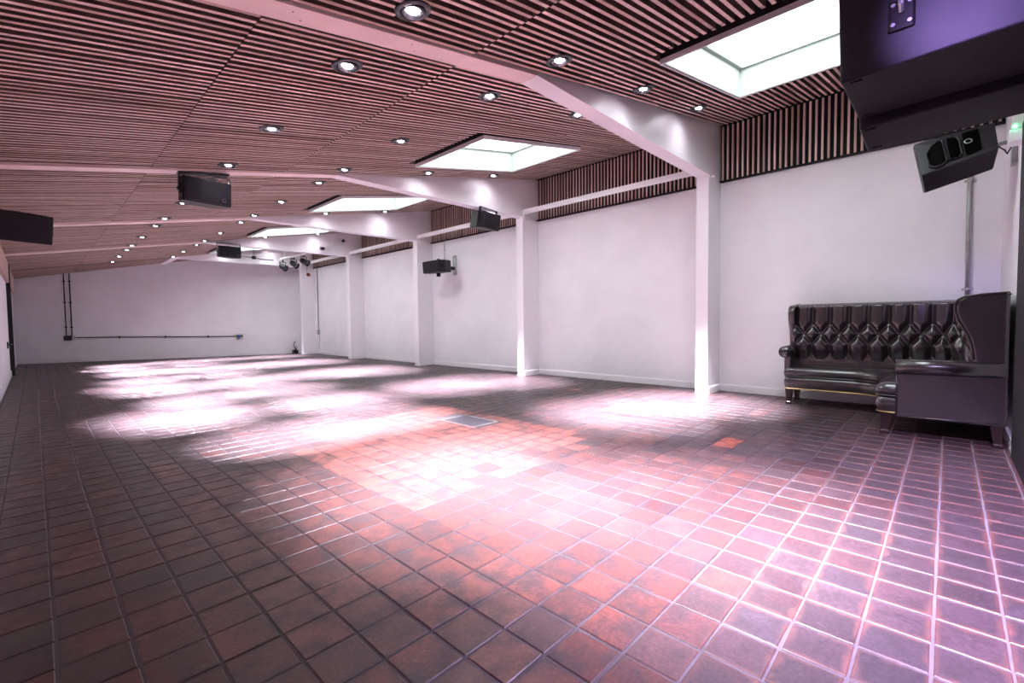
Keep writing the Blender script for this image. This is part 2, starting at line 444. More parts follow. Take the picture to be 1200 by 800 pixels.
# upright slat bands at the top of the right wall, one per bay
vb = B(); box(vb, -.0175, .0175, -.0115, .0115, 0, .73); bmesh.ops.recalc_face_normals(vb, faces=vb.faces)
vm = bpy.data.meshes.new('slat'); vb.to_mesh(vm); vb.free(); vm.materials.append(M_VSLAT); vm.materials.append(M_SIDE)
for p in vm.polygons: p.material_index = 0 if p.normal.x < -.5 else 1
if True: pass
bays = [(YN, FY[0])] + [(FY[i]+FW_, FY[i+1]) for i in range(4)] + [(FY[4]+FW_, yfar(XR)-.03)]
where = ['above the leather corner sofa', 'between the first and second columns from the sofa', 'above the wall mounted loudspeaker', 'between the third and fourth columns from the sofa', 'beside the red alarm', 'against the far end wall']
for n, (y0, y1) in enumerate(bays):
    bm = B(); box(bm, XR-.018, XR, y0+.004, y1-.004, 2.905, cz(XR)+.05); box(bm, XR-.062, XR-.018, y0+.004, y1-.004, 2.905, 2.921)
    t = obj('trim_%d' % (n+1), bm, M_BACK, origin=(XR, (y0+y1)/2, 2.905)); tag(t, 'band of upright timber slats '+where[n], 'slat band', kind='structure')
    cnt = int((y1-y0-.02)/.063); p = (y1-y0-.02)/max(1, cnt)
    for k in range(cnt):
        o = bpy.data.objects.new('slat', vm); o.location = (-.018-.0176+random.uniform(-.001, .001), y0+.01+p*(k+.5)-(y0+y1)/2, .018); link(o, t)

# ------------------------------------------------------------------ portal frames
fr_lab = ['white steel column and beam beside the leather corner sofa', 'white steel column and beam with a loudspeaker under its arm', 'white steel column and beam beside the wall mounted loudspeaker', 'white steel column and beam with a hinged rod on its arm', 'white steel column and beam beside the far end wall']
for i, y in enumerate(FY):
    t = thing('portal_frame', (XC+.2, y+FW_/2, 0), fr_lab[i], 'steel frame', 'portal frames', 'structure')
    bm = B(); box(bm, XC, XR, y, y+FW_, 0, ZH)
    obj('column', bm, M_STEEL, t, bevel=.004)
    bm = B(); box(bm, XC-.012, XC+.002, y-.004, y+FW_+.004, 0, .018); obj('base_plate', bm, M_STEEL, t)
    bm = B(); prism(bm, [(XKNEE, cz(XKNEE)-.012), (XC, ZH), (XR, ZH), (XR, cz(XR)+.06), (XKNEE, cz(XKNEE)+.05)], 'y', y, y+FW_-.01)
    obj('haunch', bm, M_STEEL, t, bevel=.003)
    bm = B(); hexa(bm, [(XKNEE, y-.006, cz(XKNEE)-.018), (XC+.01, y-.006, ZH-.012), (XC+.01, y+FW_, ZH-.012), (XKNEE, y+FW_, cz(XKNEE)-.018),
                        (XKNEE, y-.006, cz(XKNEE)-.010), (XC+.01, y-.006, ZH), (XC+.01, y+FW_, ZH), (XKNEE, y+FW_, cz(XKNEE)-.010)])
    obj('bottom_flange', bm, M_STEEL, t)
    if i < 4:
        bm = B(); a, b = XL+.02, XKNEE
        hexa(bm, [(a, y, cz(a)-.014), (b, y, cz(b)-.016), (b, y+FW_-.01, cz(b)-.016), (a, y+FW_-.01, cz(a)-.014),
                  (a, y, cz(a)+.05), (b, y, cz(b)+.05), (b, y+FW_-.01, cz(b)+.05), (a, y+FW_-.01, cz(a)+.05)])
        obj('soffit_board', bm, M_SOFFIT, t)
        bm = B()
        for bx_ in (.9, 1.6):
            for dy in (.05, .11): cyl(bm, (bx_+dy, y+dy, cz(bx_+dy)-.0165), (bx_+dy, y+dy, cz(bx_+dy)-.010), .004, seg=8)
        obj('screw_heads', bm, M_BLKSTEEL, t)
    bm = B(); cyl(bm, (XC+.07, y-.05, ZH-.02), (XC+.07, y, ZH-.02), .014, seg=10); box(bm, XC+.045, XC+.095, y-.012, y, ZH-.05, ZH+.012)
    obj('bracket', bm, M_STEEL, t)
    if i < 4:
        bm = B(); box(bm, XC+.005, XC+.055, y+FW_, FY[i+1], 2.975, 3.055)
        rl = obj('tie_rail', bm, M_STEEL, bevel=.004)
        tag(rl, ['white steel rail running from the column beside the sofa', 'white steel rail running behind the loudspeaker under the beam', 'white steel rail in the third bay from the sofa', 'white steel rail running towards the far end wall'][i], 'rail', 'rails between the columns', 'structure')
bm = B(); yk = FY[4]; hexa(bm, [(XKNEE, yk+FW_, cz(XKNEE)-.03), (XKNEE+.12, yk+FW_, cz(XKNEE)-.03), (XKNEE+.12, yfar(XKNEE+.12), cz(XKNEE)-.03), (XKNEE, yfar(XKNEE), cz(XKNEE)-.03),
    (XKNEE, yk+FW_, cz(XKNEE)-.002), (XKNEE+.12, yk+FW_, cz(XKNEE)+.01), (XKNEE+.12, yfar(XKNEE+.12), cz(XKNEE)+.01), (XKNEE, yfar(XKNEE), cz(XKNEE)-.002)])
tag(obj('tie_plate', bm, M_STEEL), 'short white plate from the last beam to the far end wall', 'plate', kind='structure')

# ------------------------------------------------------------------ skylights
sk_lab = ['bright rooflight above the leather corner sofa', 'bright rooflight over the second bay from the sofa', 'bright rooflight beyond the beam with the loudspeaker', 'bright rooflight in the fourth bay from the sofa', 'bright rooflight nearest the far end wall']
WH = .28
for n, (y0, y1) in enumerate(SKY):
    t = thing('skylight', ((SKX0+SKX1)/2, (y0+y1)/2, cz((SKX0+SKX1)/2)), sk_lab[n], 'skylight', 'rooflights along the ceiling', 'structure')
    def ringbox(bm, ins0, ins1, zb, zt):
        """frame between inset ins0 (outer) and ins1 (inner); zb, zt offsets from ceiling underside"""
        X = (SKX0+ins0, SKX0+ins1, SKX1-ins1, SKX1-ins0); Y = (y0+ins0, y0+ins1, y1-ins1, y1-ins0)
        def hb(xa, xb, ya, yb):
            hexa(bm, [(xa,ya,cz(xa)+zb),(xb,ya,cz(xb)+zb),(xb,yb,cz(xb)+zb),(xa,yb,cz(xa)+zb),(xa,ya,cz(xa)+zt),(xb,ya,cz(xb)+zt),(xb,yb,cz(xb)+zt),(xa,yb,cz(xa)+zt)])
        hb(X[0], X[1], Y[0], Y[3]); hb(X[2], X[3], Y[0], Y[3]); hb(X[1], X[2], Y[0], Y[1]); hb(X[1], X[2], Y[2], Y[3])
        return bm
    obj('lining', ringbox(B(), 0, .018, -.040, WH), M_WELL, t)
    obj('rim', ringbox(B(), -.012, -.0005, -.045, -.004), M_STEEL, t); obj('shadow_gap', ringbox(B(), -.011, -.0005, -.004, .076), M_BACK, t)
    obj('sash', ringbox(B(), .018, .055, WH-.035, WH), M_WELL, t)
    bm = B(); a, b = SKX0+.0, SKX1-.0
    hexa(bm, [(a,y0,cz(a)+WH),(b,y0,cz(b)+WH),(b,y1,cz(b)+WH),(a,y1,cz(a)+WH),(a,y0,cz(a)+WH+.02),(b,y0,cz(b)+WH+.02),(b,y1,cz(b)+WH+.02),(a,y1,cz(a)+WH+.02)])
    obj('pane', bm, M_PANE, t)

# ------------------------------------------------------------------ downlights
def downlight_meshes():
    out = []
    bm = B(); lathe(bm, [(.098,-.004),(.094,-.010),(.080,-.012),(.070,-.008),(.066,.004),(.066,.02),(.094,.02),(.098,.004)], 28, close=True); out.append(('trim_ring', bm, M_CHROME))
    T = Matrix.Translation((0, 0, -.010)) @ Matrix.Rotation(math.radians(11), 4, 'Y')
    bm = B(); lathe(bm, [(.062,-.004),(.058,-.008),(.050,-.006),(.034,.014),(.030,.022),(.062,.022)], 24, T, close=True); out.append(('gimbal', bm, M_DISH))
    bm = B(); lathe(bm, [(0,-.006),(.018,-.004),(.028,.002),(.032,.010),(.032,.022),(0,.022)], 20, T); out.append(('lamp', bm, M_LAMP))
    bm = B(); lathe(bm, [(.0,.024),(.064,.024),(.064,.058),(0,.058)], 20); out.append(('housing', bm, M_BLACK))
    res = []
    for nm, b, m in out:
        bmesh.ops.recalc_face_normals(b, faces=b.faces); me = bpy.data.meshes.new(nm); b.to_mesh(me); b.free(); me.materials.append(m)
        for p in me.polygons: p.use_smooth = nm != 'housing'
        res.append((nm, me))
    return res
DM = downlight_meshes()
lb = bpy.data.lights.new('beam', 'SPOT'); lb.energy = BEAM_W; lb.color = LAMP_COL; lb.spot_size = math.radians(39); lb.spot_blend = 1.0; lb.shadow_soft_size = .03
ls = bpy.data.lights.new('spill', 'SPOT'); ls.energy = SPILL_W; ls.color = (.90, .86, 1.0); ls.spot_size = math.radians(150); ls.spot_blend = 1; ls.shadow_soft_size = .06
lb2 = lb.copy(); lb2.energy = BEAM_W*.36; lb2.spot_size = math.radians(46); lb2.spot_blend = 1
rowname = {1.46: 'lowest row', 2.73: 'second lowest row', 4.0: 'second highest row', 5.3: 'highest row'}
ORD = ['first', 'second', 'third', 'fourth', 'fifth']
AIM = {(1.46, 0): (2.05, 1.05), (2.73, 0): (2.55, 1.0), (1.46, 1): (1.72, 2.0), (2.73, 1): (2.45, 2.1), (1.46, 2): (1.75, 2.65), (2.73, 2): (2.55, 2.95), (1.46, 3): (1.62, 4.3), (2.73, 3): (2.5, 4.35),
       (4.0, 1): (4.25, 2.45), (4.0, 2): (4.45, 2.8), (5.3, 1): (5.5, 2.15), (5.3, 2): (5.45, 2.6), (1.46, 4): (1.2, 5.8), (1.46, 5): (1.12, 6.3), (5.3, 3): (5.5, 5.3), (5.3, 4): (5.4, 6.0), (4.0, 3): (4.3, 5.6), (4.0, 4): (4.5, 6.1)}
cnt = {}
for x, y in DL:
    n = cnt.get(x, 0) if x < 3 else cnt.get(x, 1); cnt[x] = n+1
    k = min(range(5), key=lambda i: min(abs(y-FY[i]+.24), abs(y-FY[i]-.5), abs(y-FY[i]-1.85)))
    d_ = y-FY[k]
    if y < 1.5: wh = 'before the first beam from the sofa'
    elif abs(d_+.24) < .05: wh = 'hard against the %s beam from the sofa' % ORD[k]
    elif abs(d_-.5) < .05: wh = 'just past the %s beam from the sofa' % ORD[k]
    else: wh = 'midway past the %s beam from the sofa' % ORD[k]
    t = thing('downlight', (x, y, cz(x)), 'round downlight in the '+rowname[x]+', '+wh, 'downlight', 'recessed downlights in the slatted ceiling')
    t.rotation_euler = (0, -ANG, 0)
    for nm, me in DM:
        o = bpy.data.objects.new(nm, me); link(o, t)
    tx, ty = AIM.get((x, n), (x+random.uniform(-.2, .2)-(.1 if x > 5 else 0), y+random.uniform(-.15, .15)))
    for d in (lb2 if (y < 3 and x < 3) else lb, ls):
        o = bpy.data.objects.new('spill_light' if d is ls else 'beam_light', d); o.location = (0, 0, -.034); link(o, t)
        v = Vector((tx-x, ty-y, -cz(x))) if d is not ls else Vector((0, 0, -1))
        q = Matrix.Rotation(-ANG, 3, 'Y').to_quaternion().inverted() @ v.to_track_quat('-Z', 'Y')
        o.rotation_euler = q.to_euler()

# ------------------------------------------------------------------ loudspeakers
def spk(name, label, M, w, h, d, yoke='top', logo=True, ceil_z=None, grp=None):
    """cabinet in local axes: front faces -Y, width X, height Z, origin at the cabinet centre; M places it"""
    t = bpy.data.objects.new(name, None); t.matrix_world = M; t.empty_display_size = .1; link(t); tag(t, label, 'speaker', grp)
    def part(nm, bm, m, parent=t, bevel=0, smooth=False):
        bmesh.ops.recalc_face_normals(bm, faces=bm.faces); me = bpy.data.meshes.new(nm); bm.to_mesh(me); bm.free(); me.materials.append(m)
        o = bpy.data.objects.new(nm, me); link(o, parent)
        if smooth:
            for p in me.polygons: p.use_smooth = True
        if bevel: q = o.modifiers.new('bevel', 'BEVEL'); q.width = bevel; q.segments = 3; q.limit_method = 'ANGLE'
        return o
    f, b = -d/2, d/2; k = .62
    bm = B(); prism(bm, [(-w/2, f), (w/2, f), (w/2, f+d*.42), (w*k/2, b), (-w*k/2, b), (-w/2, f+d*.42)], 'z', -h/2, h/2)
    part('cabinet', bm, M_BLACK, bevel=.012)
    bm = B(); n = 8; P = []
    for q in range(n+1):
        s = -1+2*q/n; P.append((s*(w/2-.014), f-.012-.010*(1-s*s)))
    P += [(w/2-.014, f+.004), (-w/2+.014, f+.004)]
    prism(bm, P, 'z', -h/2+.014, h/2-.014); g = part('grille', bm, M_GRILLE)
    if logo:
        bm = B(); tube(bm, [(w/2-.075+.018*math.cos(a), f-.020, -h/2+.06+.018*math.sin(a)) for a in [math.radians(40+28*j) for j in range(11)]], .003, 6)
        part('badge', bm, M_CHROME, g)
    for s in (-1, 1):
        bm = B(); x = s*(w/2+.001)
        tube(bm, [(x, f+d*.10, -.045), (x, f+d*.10, .045), (x, f+d*.34, .045), (x, f+d*.34, -.045)], .006, 6, closed=True)
        box(bm, x-.002, x+.002, f+d*.115, f+d*.325, -.04, .04); part('side_handle', bm, M_GRILLE)
    if yoke == 'top':
        bm = B(); yo = f+d*.30; H = h/2+ceil_z
        for s in (-1, 1): box(bm, s*(w/2+.004) if s > 0 else -(w/2+.010), s*(w/2+.010) if s > 0 else -(w/2+.004), yo-.022, yo+.022, -.03, H)
        box(bm, -w/2-.010, w/2+.010, yo-.022, yo+.022, H-.007, H); part('yoke', bm, M_BLKSTEEL)
        bm = B()
        for s in (-1, 1): cyl(bm, (s*(w/2+.004), yo, 0), (s*(w/2+.024), yo, 0), .016, seg=12)
        part('clamp_knob', bm, M_BLKSTEEL)
    return t
def PL(loc, rz=0, rx=0, ry=0): return Matrix.Translation(loc) @ Matrix.Rotation(math.radians(rz), 4, 'Z') @ Matrix.Rotation(math.radians(rx), 4, 'X') @ Matrix.Rotation(math.radians(ry), 4, 'Y')
GS = 'black loudspeakers hung from the ceiling beams'
hs = spk('loudspeaker', 'black loudspeaker with badge hung under slatted ceiling board', PL((1.315, 5.84, 2.425), 4, 5), .45, .25, .32, ceil_z=.065, grp=GS)
bm = B(); hexa(bm, [(1.08,5.70,2.570),(1.54,5.70,2.630),(1.54,5.80,2.630),(1.08,5.80,2.570),(1.08,5.70,2.578),(1.54,5.70,2.645),(1.54,5.80,2.645),(1.08,5.80,2.578)])
MPL = bm
spk('loudspeaker', 'black loudspeaker on the far beam beside the spotlights', PL((3.22, 12.26, 2.715), 2, 3), .47, .255, .30, ceil_z=.075, grp=GS)
spk('loudspeaker', 'black loudspeaker under the white beam in front of the rail', PL((5.33, 5.72, 2.72), 10, 10), .44, .27, .36, ceil_z=.065, grp=GS)
lsp = spk('loudspeaker', 'black loudspeaker by the left wall under the low ceiling', PL((-.10, 6.0, 1.905), 12, 12, 1), .46, .25, .34, yoke=None, logo=False, grp=GS)
wt = spk('loudspeaker', 'black loudspeaker on a wall arm above the white wall', PL((6.22, 8.16, 2.24), -90, 4), .58, .26, .42, yoke=None, logo=False)
def wpart(nm, bm, m, parent, **k):
    inv = parent.matrix_world.inverted(); bmesh.ops.transform(bm, matrix=inv, verts=bm.verts); bmesh.ops.recalc_face_normals(bm, faces=bm.faces)
    me = bpy.data.meshes.new(nm); bm.to_mesh(me); bm.free(); me.materials.append(m); o = bpy.data.objects.new(nm, me); return link(o, parent)
bpy.context.view_layer.update()
wpart('mounting_plate', MPL, M_BLKSTEEL, hs)
bm = B(); box(bm, XL, XL+.18, 6.05, 6.12, 1.90, 1.96); box(bm, XL, XL+.02, 6.0, 6.17, 1.80, 1.925); wpart('wall_arm', bm, M_BLKSTEEL, lsp)
bm = B(); box(bm, 6.42, 6.66, 8.12, 8.19, 2.20, 2.27); box(bm, 6.40, 6.48, 8.06, 8.25, 2.17, 2.29); wpart('arm', bm, M_BLKSTEEL, wt)
bm = B(); box(bm, XR-.05, XR, 8.11, 8.20, 2.09, 2.53); wpart('wall_rail', bm, M_GALV, wt)
bm = B(); cyl(bm, (6.25, 8.2, 2.03), (6.25, 8.2, 2.12), .045, seg=14); cyl(bm, (6.25, 8.2, 2.35), (6.25, 8.2, 2.42), .03, seg=14); wpart('pivot_knob', bm, M_BLKSTEEL, wt)

# hung bass bin above the sofa: two cabinets
t = thing('bass_bin', (3.2, .03, 2.2), 'large black bass cabinet hung close to the rooflight', 'speaker')
bm = B(); ceilgap = cz(2.9)-.02
hexa(bm, [(2.90,-.335,2.235),(3.49,-.335,2.225),(3.49,.418,2.20),(2.90,.425,2.20),(2.86,-.335,2.88),(3.49,-.335,2.88),(3.49,.42,2.88),(2.86,.445,2.88)])
obj('cabinet', bm, M_BLACK, t, bevel=.008)
bm = B(); hexa(bm, [(3.525,-.335,2.185),(3.965,-.335,2.165),(3.965,.42,2.125),(3.525,.418,2.15),(3.525,-.335,2.90),(3.965,-.335,2.95),(3.965,.42,2.95),(3.525,.42,2.90)]); obj('front_cabinet', bm, M_BLACK, t, bevel=.008)
bm = B(); box(bm, 3.485, 3.527, -.33, .40, 2.25, 2.88); obj('spacer', bm, M_GRILLE, t)
bm = B(); box(bm, 2.872, 2.892, .14, .24, 2.36, 2.50); plate = obj('fly_plate', bm, M_BLKSTEEL, t, bevel=.012)
bm = B(); tube(bm, [(2.87, .19, 2.44), (2.84, .19, 2.46), (2.832, .19, 2.52), (2.835, .19, 2.62), (2.835, .19, 2.93)], .012, 8); obj('shackle', bm, M_GALV, t)
bm = B()
for dy, dz in ((.16, 2.385), (.22, 2.385), (.16, 2.475), (.22, 2.475)): cyl(bm, (2.875, dy, dz), (2.862, dy, dz), .009, seg=8)
obj('bolt', bm, M_GALV, t)
bm = B()
for x, y, l in ((2.93, .39, .05), (3.45, .39, .05), (3.56, .39, .05), (3.90, .39, .05)): box(bm, x-.004, x+.004, y-l, y, 2.1455-(x-3.525)*.055 if x > 3.5 else 2.197, 2.156-(x-3.525)*.055 if x > 3.5 else 2.21)
obj('corner_mark', bm, M_GRILLE, t)
# corner loudspeaker on bracket
t = thing('corner_loudspeaker', (5.4, 0, 2.1), 'black loudspeaker with handle recess angled above the sofa', 'speaker')
def atX(px, py, X):
    d = fw+rt*((px-600)/F_PX)-up*((py-400)/F_PX); k = X/d.x; return EYE+d*k
L1, L2, L3 = atX(1071,169,5.42), atX(1080,206,5.25), atX(1084,226,5.42)
R1, R2, R3 = atX(1166,143,5.42), atX(1171,173,5.25), atX(1164,198,5.42)
bm = B(); ba = Vector((.26, .02, .05))
A = [bm.verts.new(p) for p in (L1, L2, L3, L3+ba, L1+ba)]; C = [bm.verts.new(p) for p in (R1, R2, R3, R3+ba, R1+ba)]
bm.faces.new(A); bm.faces.new(C[::-1])
for i in range(5): bm.faces.new((A[i], A[(i+1) % 5], C[(i+1) % 5], C[i]))
cab = obj('cabinet', bm, M_BLACK, t, bevel=.012)
nrm = (R1-L1).cross(L2-L1).normalized()
if nrm.x > 0: nrm = -nrm
def onp(u, v): return L1.lerp(R1, u).lerp(L2.lerp(R2, u), v)
def patch(name, uv, m, lift, par=t, closed=True, r=.008):
    bm = B(); tube(bm, [onp(u, v)+nrm*lift for u, v in uv], r, 6, closed=True); return obj(name, bm, m, par, smooth=True)
bm = B(); bm.faces.new([bm.verts.new(onp(u, v)+nrm*.011) for u, v in ((.14,.45),(.20,.28),(.30,.18),(.36,.2),(.36,.82),(.30,.88),(.20,.9),(.14,.82))]); bmesh.ops.solidify(bm, geom=bm.faces[:], thickness=.002); obj('handle_recess_shade', bm, M_RECESS, t)  # flat patch on the face, its black painting the shade of a hollow
patch('handle_rim', ((.13,.45),(.20,.26),(.30,.14),(.36,.16),(.365,.84),(.30,.92),(.20,.93),(.13,.84)), M_BLACK, .011)
bm = B(); bm.faces.new([bm.verts.new(onp(u, v)+nrm*.011) for u, v in ((.40,.16),(.52,.18),(.55,.3),(.55,.75),(.52,.84),(.40,.82))]); bmesh.ops.solidify(bm, geom=bm.faces[:], thickness=.002); obj('handle_recess_shade', bm, M_RECESS, t)
patch('handle_rim', ((.395,.14),(.52,.15),(.56,.3),(.56,.77),(.52,.87),(.395,.85)), M_BLACK, .011)
bm = B(); bm.faces.new([bm.verts.new(onp(u, v)+nrm*.011) for u, v in ((.60,.12),(.80,.10),(.80,.85),(.60,.88))]); bmesh.ops.solidify(bm, geom=bm.faces[:], thickness=.002); pl = obj('connector_panel', bm, M_RECESS, t)
bm = B(); c0 = onp(.66, .45)+nrm*.015; ax = (R1-L1).normalized(); ay = (L2-L1).normalized()
tube(bm, [c0+ax*.022*math.cos(a)+ay*.022*math.sin(a) for a in [2*math.pi*j/14 for j in range(14)]], .004, 6, closed=True); obj('socket_ring', bm, M_GALV, pl)
bm = B(); e = (R1+R2+R3)/3; cyl(bm, e+Vector((.12,.06,.03)), Vector((e.x+.12, YN+.03, e.z+.05)), .016, seg=10); box(bm, e.x+.05, e.x+.19, YN, YN+.03, e.z-.14, e.z+.22)
obj('wall_bracket', bm, M_GALV, t)
bm = B(); p0 = Vector((e.x, e.y-.01, e.z)); tube(bm, [p0, p0+Vector((-.02,-.04,-.05)), p0+Vector((-.06,-.05,-.09)), (5.24, YN+.03, p0.z-.02), (5.14, YN+.012, 2.34)], .005, 6); obj('cable', bm, M_BLACK, t)
# emergency light on the near wall
t = thing('emergency_light', (5.05, YN, 2.3), 'grey emergency light box with green indicator on end wall', 'emergency light')
bm = B(); hexa(bm, [(4.96,YN,2.36),(5.12,YN,2.36),(5.12,YN+.072,2.36),(4.96,YN+.072,2.36),(4.96,YN,2.60),(5.12,YN,2.60),(5.12,YN+.045,2.60),(4.96,YN+.045,2.60)]); obj('housing', bm, M_PLASTIC, t, bevel=.006)
bm = B(); box(bm, 4.965, 5.115, YN, YN+.078, 2.27, 2.36); obj('diffuser', bm, M_SKIRT, t, bevel=.006)
bm = B(); cyl(bm, (4.962, YN+.05, 2.375), (4.95, YN+.05, 2.375), .011, seg=10); obj('indicator', bm, M_LED, t)

# near wall black door panel, lengthened out of view to absorb bounce light
t = thing('door_2', (3.9, YN, 0), 'tall black panelling on the end wall beside the sofa', 'door', kind='structure')
bm = B(); box(bm, XL+.02, 4.80, YN, YN+.026, 0.0, 2.34); obj('panel', bm, M_CURTAIN, t)
bm = B(); box(bm, 4.84, 4.85, YN, YN+.012, 1.80, 2.22); obj('edge_strip', bm, M_GALV, t)

# left wall: fascia, black post, door with handle
for n, (y0, y1, lb_) in enumerate(((YN, 14.08, 'timber fascia above the left wall up to the black post'), (14.36, yfar(XL)-.03, 'timber fascia between the black post and far end wall'))):
    bm = B(); box(bm, XL, XL+.05, y0, y1, 1.93, cz(XL)+.04); tag(obj('trim_%d' % (7+n), bm, M_FASCIA, bevel=.004), lb_, 'fascia', kind='structure')
bm = B(); box(bm, XL, XL+.065, 14.14, 14.30, 0, cz(XL)+.02); box(bm, XL, XL+.08, 14.10, 14.34, 0, .02)
tag(obj('steel_post', bm, M_BLKSTEEL), 'black steel post standing against the left wall', 'post', kind='structure')
t = thing('door_1', (XL, 11.4, 0), 'white door with lever handle in the left wall', 'door', kind='structure')
bm = B(); box(bm, XL, XL+.012, 10.0, 12.9, .02, 1.90); obj('leaf', bm, M_WALL, t)
bm = B(); box(bm, XL+.012, XL+.03, 12.55, 12.70, .62, .74); tube(bm, [(XL+.03, 12.62, .69), (XL+.07, 12.62, .69), (XL+.075, 12.4, .68)], .014, 8); obj('handle', bm, M_BLKSTEEL, t)

# ------------------------------------------------------------------ conduits
t = thing('conduit', (6.68, -.135, .9), 'steel conduit pipe rising behind the corner sofa', 'conduit')
bm = B(); cyl(bm, (XR-.026, -.135, .95), (XR-.026, -.125, 2.90), .019, seg=14); obj('pipe', bm, M_GALV, t, smooth=True)
for z in (1.29, 2.40):
    bm = B(); box(bm, XR-.012, XR, -.18, -.09, z-.012, z+.012); cyl(bm, (XR-.026, -.134, z-.012), (XR-.026, -.134, z+.012), .024, seg=14); obj('saddle', bm, M_GALV, t)
def fw_pt(x, d=.02): return yfar(x)-d
for n, (x, z1, lb_) in enumerate(((.64, 2.50, 'thin grey upright conduit on the far wall at the box end'), (.755, 2.52, 'thin grey upright conduit on the far wall beside its twin'))):
    bm = B(); cyl(bm, (x, fw_pt(x), .73), (x, fw_pt(x), z1), .014, seg=10)
    c = obj('conduit', bm, M_BLKSTEEL); tag(c, lb_, 'conduit', 'conduits on the far wall')
    for z in (1.0, 1.7, 2.3):
        b2 = B(); box(b2, x-.03, x+.03, fw_pt(x)-.022, fw_pt(x)+.02, z-.014, z+.014); obj('saddle', b2, M_BLKSTEEL, c)
bm = B(); xa, xb = .83, 4.59; cyl(bm, (xa, fw_pt(xa), .705), (xb, fw_pt(xb), .640), .014, seg=10); c = obj('conduit', bm, M_BLKSTEEL); tag(c, 'long level conduit running across the far wall', 'conduit', 'conduits on the far wall')
for x in (1.75, 2.8, 3.85):
    z = .705-.065*(x-xa)/(xb-xa); b2 = B(); box(b2, x-.02, x+.02, fw_pt(x)-.022, fw_pt(x)+.02, z-.03, z+.03); obj('saddle', b2, M_BLKSTEEL, c)
t = thing('junction_box', (.7, fw_pt(.7, 0), .6), 'black junction box where the far wall conduits meet', 'junction box')
bm = B(); box(bm, .58, .745, fw_pt(.7, .12), fw_pt(.7, -.02), .625, .765); obj('box', bm, M_BLKSTEEL, t, bevel=.008)
bm = B(); box(bm, .75, .82, fw_pt(.79, .08), fw_pt(.79, -.02), .64, .75); obj('socket', bm, M_GALV, t, bevel=.008)
t = thing('power_socket', (4.68, fw_pt(4.68, 0), .55), 'blue and grey power socket on the far wall', 'socket')
bm = B(); box(bm, 4.60, 4.77, fw_pt(4.68, .05), fw_pt(4.68, -.03), .535, .70); obj('back_plate', bm, M_PLASTIC, t, bevel=.006)
bm = B(); y = fw_pt(4.68, .05); cyl(bm, (4.645, y, .645), (4.645, y-.09, .63), .045, seg=14); obj('blue_socket', bm, M_BLUE, t)
bm = B(); cyl(bm, (4.735, y, .645), (4.735, y-.03, .645), .03, seg=14); obj('dial', bm, M_BLKSTEEL, t)
t = thing('conduit', (6.69, 15.47, .8), 'thin steel conduit dropping to a socket near the far column', 'conduit')
bm = B(); cyl(bm, (XR-.02, 15.47, .82), (XR-.02, 15.45, 2.90), .016, seg=10); obj('pipe', bm, M_GALV, t)
bm = B(); box(bm, XR-.05, XR, 15.40, 15.54, .66, .82); obj('socket_box', bm, M_GALV, t, bevel=.006)
bm = B(); box(bm, XR-.03, XR, 15.43, 15.51, .10, .66); obj('trunking', bm, M_SKIRT, t)
t = thing('conduit', (6.69, 8.54, 2.4), 'thin conduit dropping from slats to the wall loudspeaker', 'conduit')
bm = B(); cyl(bm, (XR-.018, 8.54, 2.36), (XR-.018, 8.54, 2.90), .014, seg=10); obj('pipe', bm, M_GALV, t)
bm = B(); box(bm, XR-.03, XR, 8.51, 8.57, 2.68, 2.70); obj('saddle', bm, M_GALV, t)
# red alarm hanging by the far column
t = thing('fire_alarm', (6.48, FY[4]-.03, 2.64), 'small red alarm sounder hanging by the far column', 'alarm')
bm = B(); lathe(bm, [(0,-.045),(.04,-.045),(.058,-.028),(.06,.01),(.04,.03),(0,.03)], 18, Matrix.Translation((6.48, FY[4]-.05, 2.68)) @ Matrix.Rotation(math.pi/2, 4, 'X')); obj('sounder', bm, M_RED, t, smooth=True)
bm = B(); cyl(bm, (6.455, FY[4]-.018, 2.72), (6.45, FY[4]-.018, ZH), .011, seg=8); obj('drop_pipe', bm, M_GALV, t)
# black slot bracket on the second column
bm = B(); box(bm, 6.31, 6.36, FY[1]+FW_, FY[1]+FW_+.028, .70, .98); tag(obj('cable_cleat', bm, M_BLKSTEEL), 'slim black cleat on the side of the second column', 'bracket')
# hinged rod on the fourth beam
t = thing('hinged_rod', (5.75, FY[3], 3.1), 'white hinged rod with brown joint on the far beam arm', 'rod')
bm = B(); cyl(bm, (5.50, FY[3]-.05, 3.06), (5.99, FY[3]-.03, 3.30), .022, seg=10); obj('rod', bm, M_STEEL, t)
bm = B(); box(bm, 5.44, 5.54, FY[3]-.085, FY[3]-.02, 3.02, 3.09); obj('joint', bm, M_MAHOG, t)
bm = B(); cyl(bm, (5.52, FY[3]-.03, 3.03), (5.70, FY[3]-.03, 2.94), .015, seg=8); obj('stay', bm, M_STEEL, t)
bm = B(); cyl(bm, (6.11, FY[3]-.03, 3.34), (6.11, FY[3], 3.34), .04, seg=12); obj('end_stop', bm, M_BLKSTEEL, t)

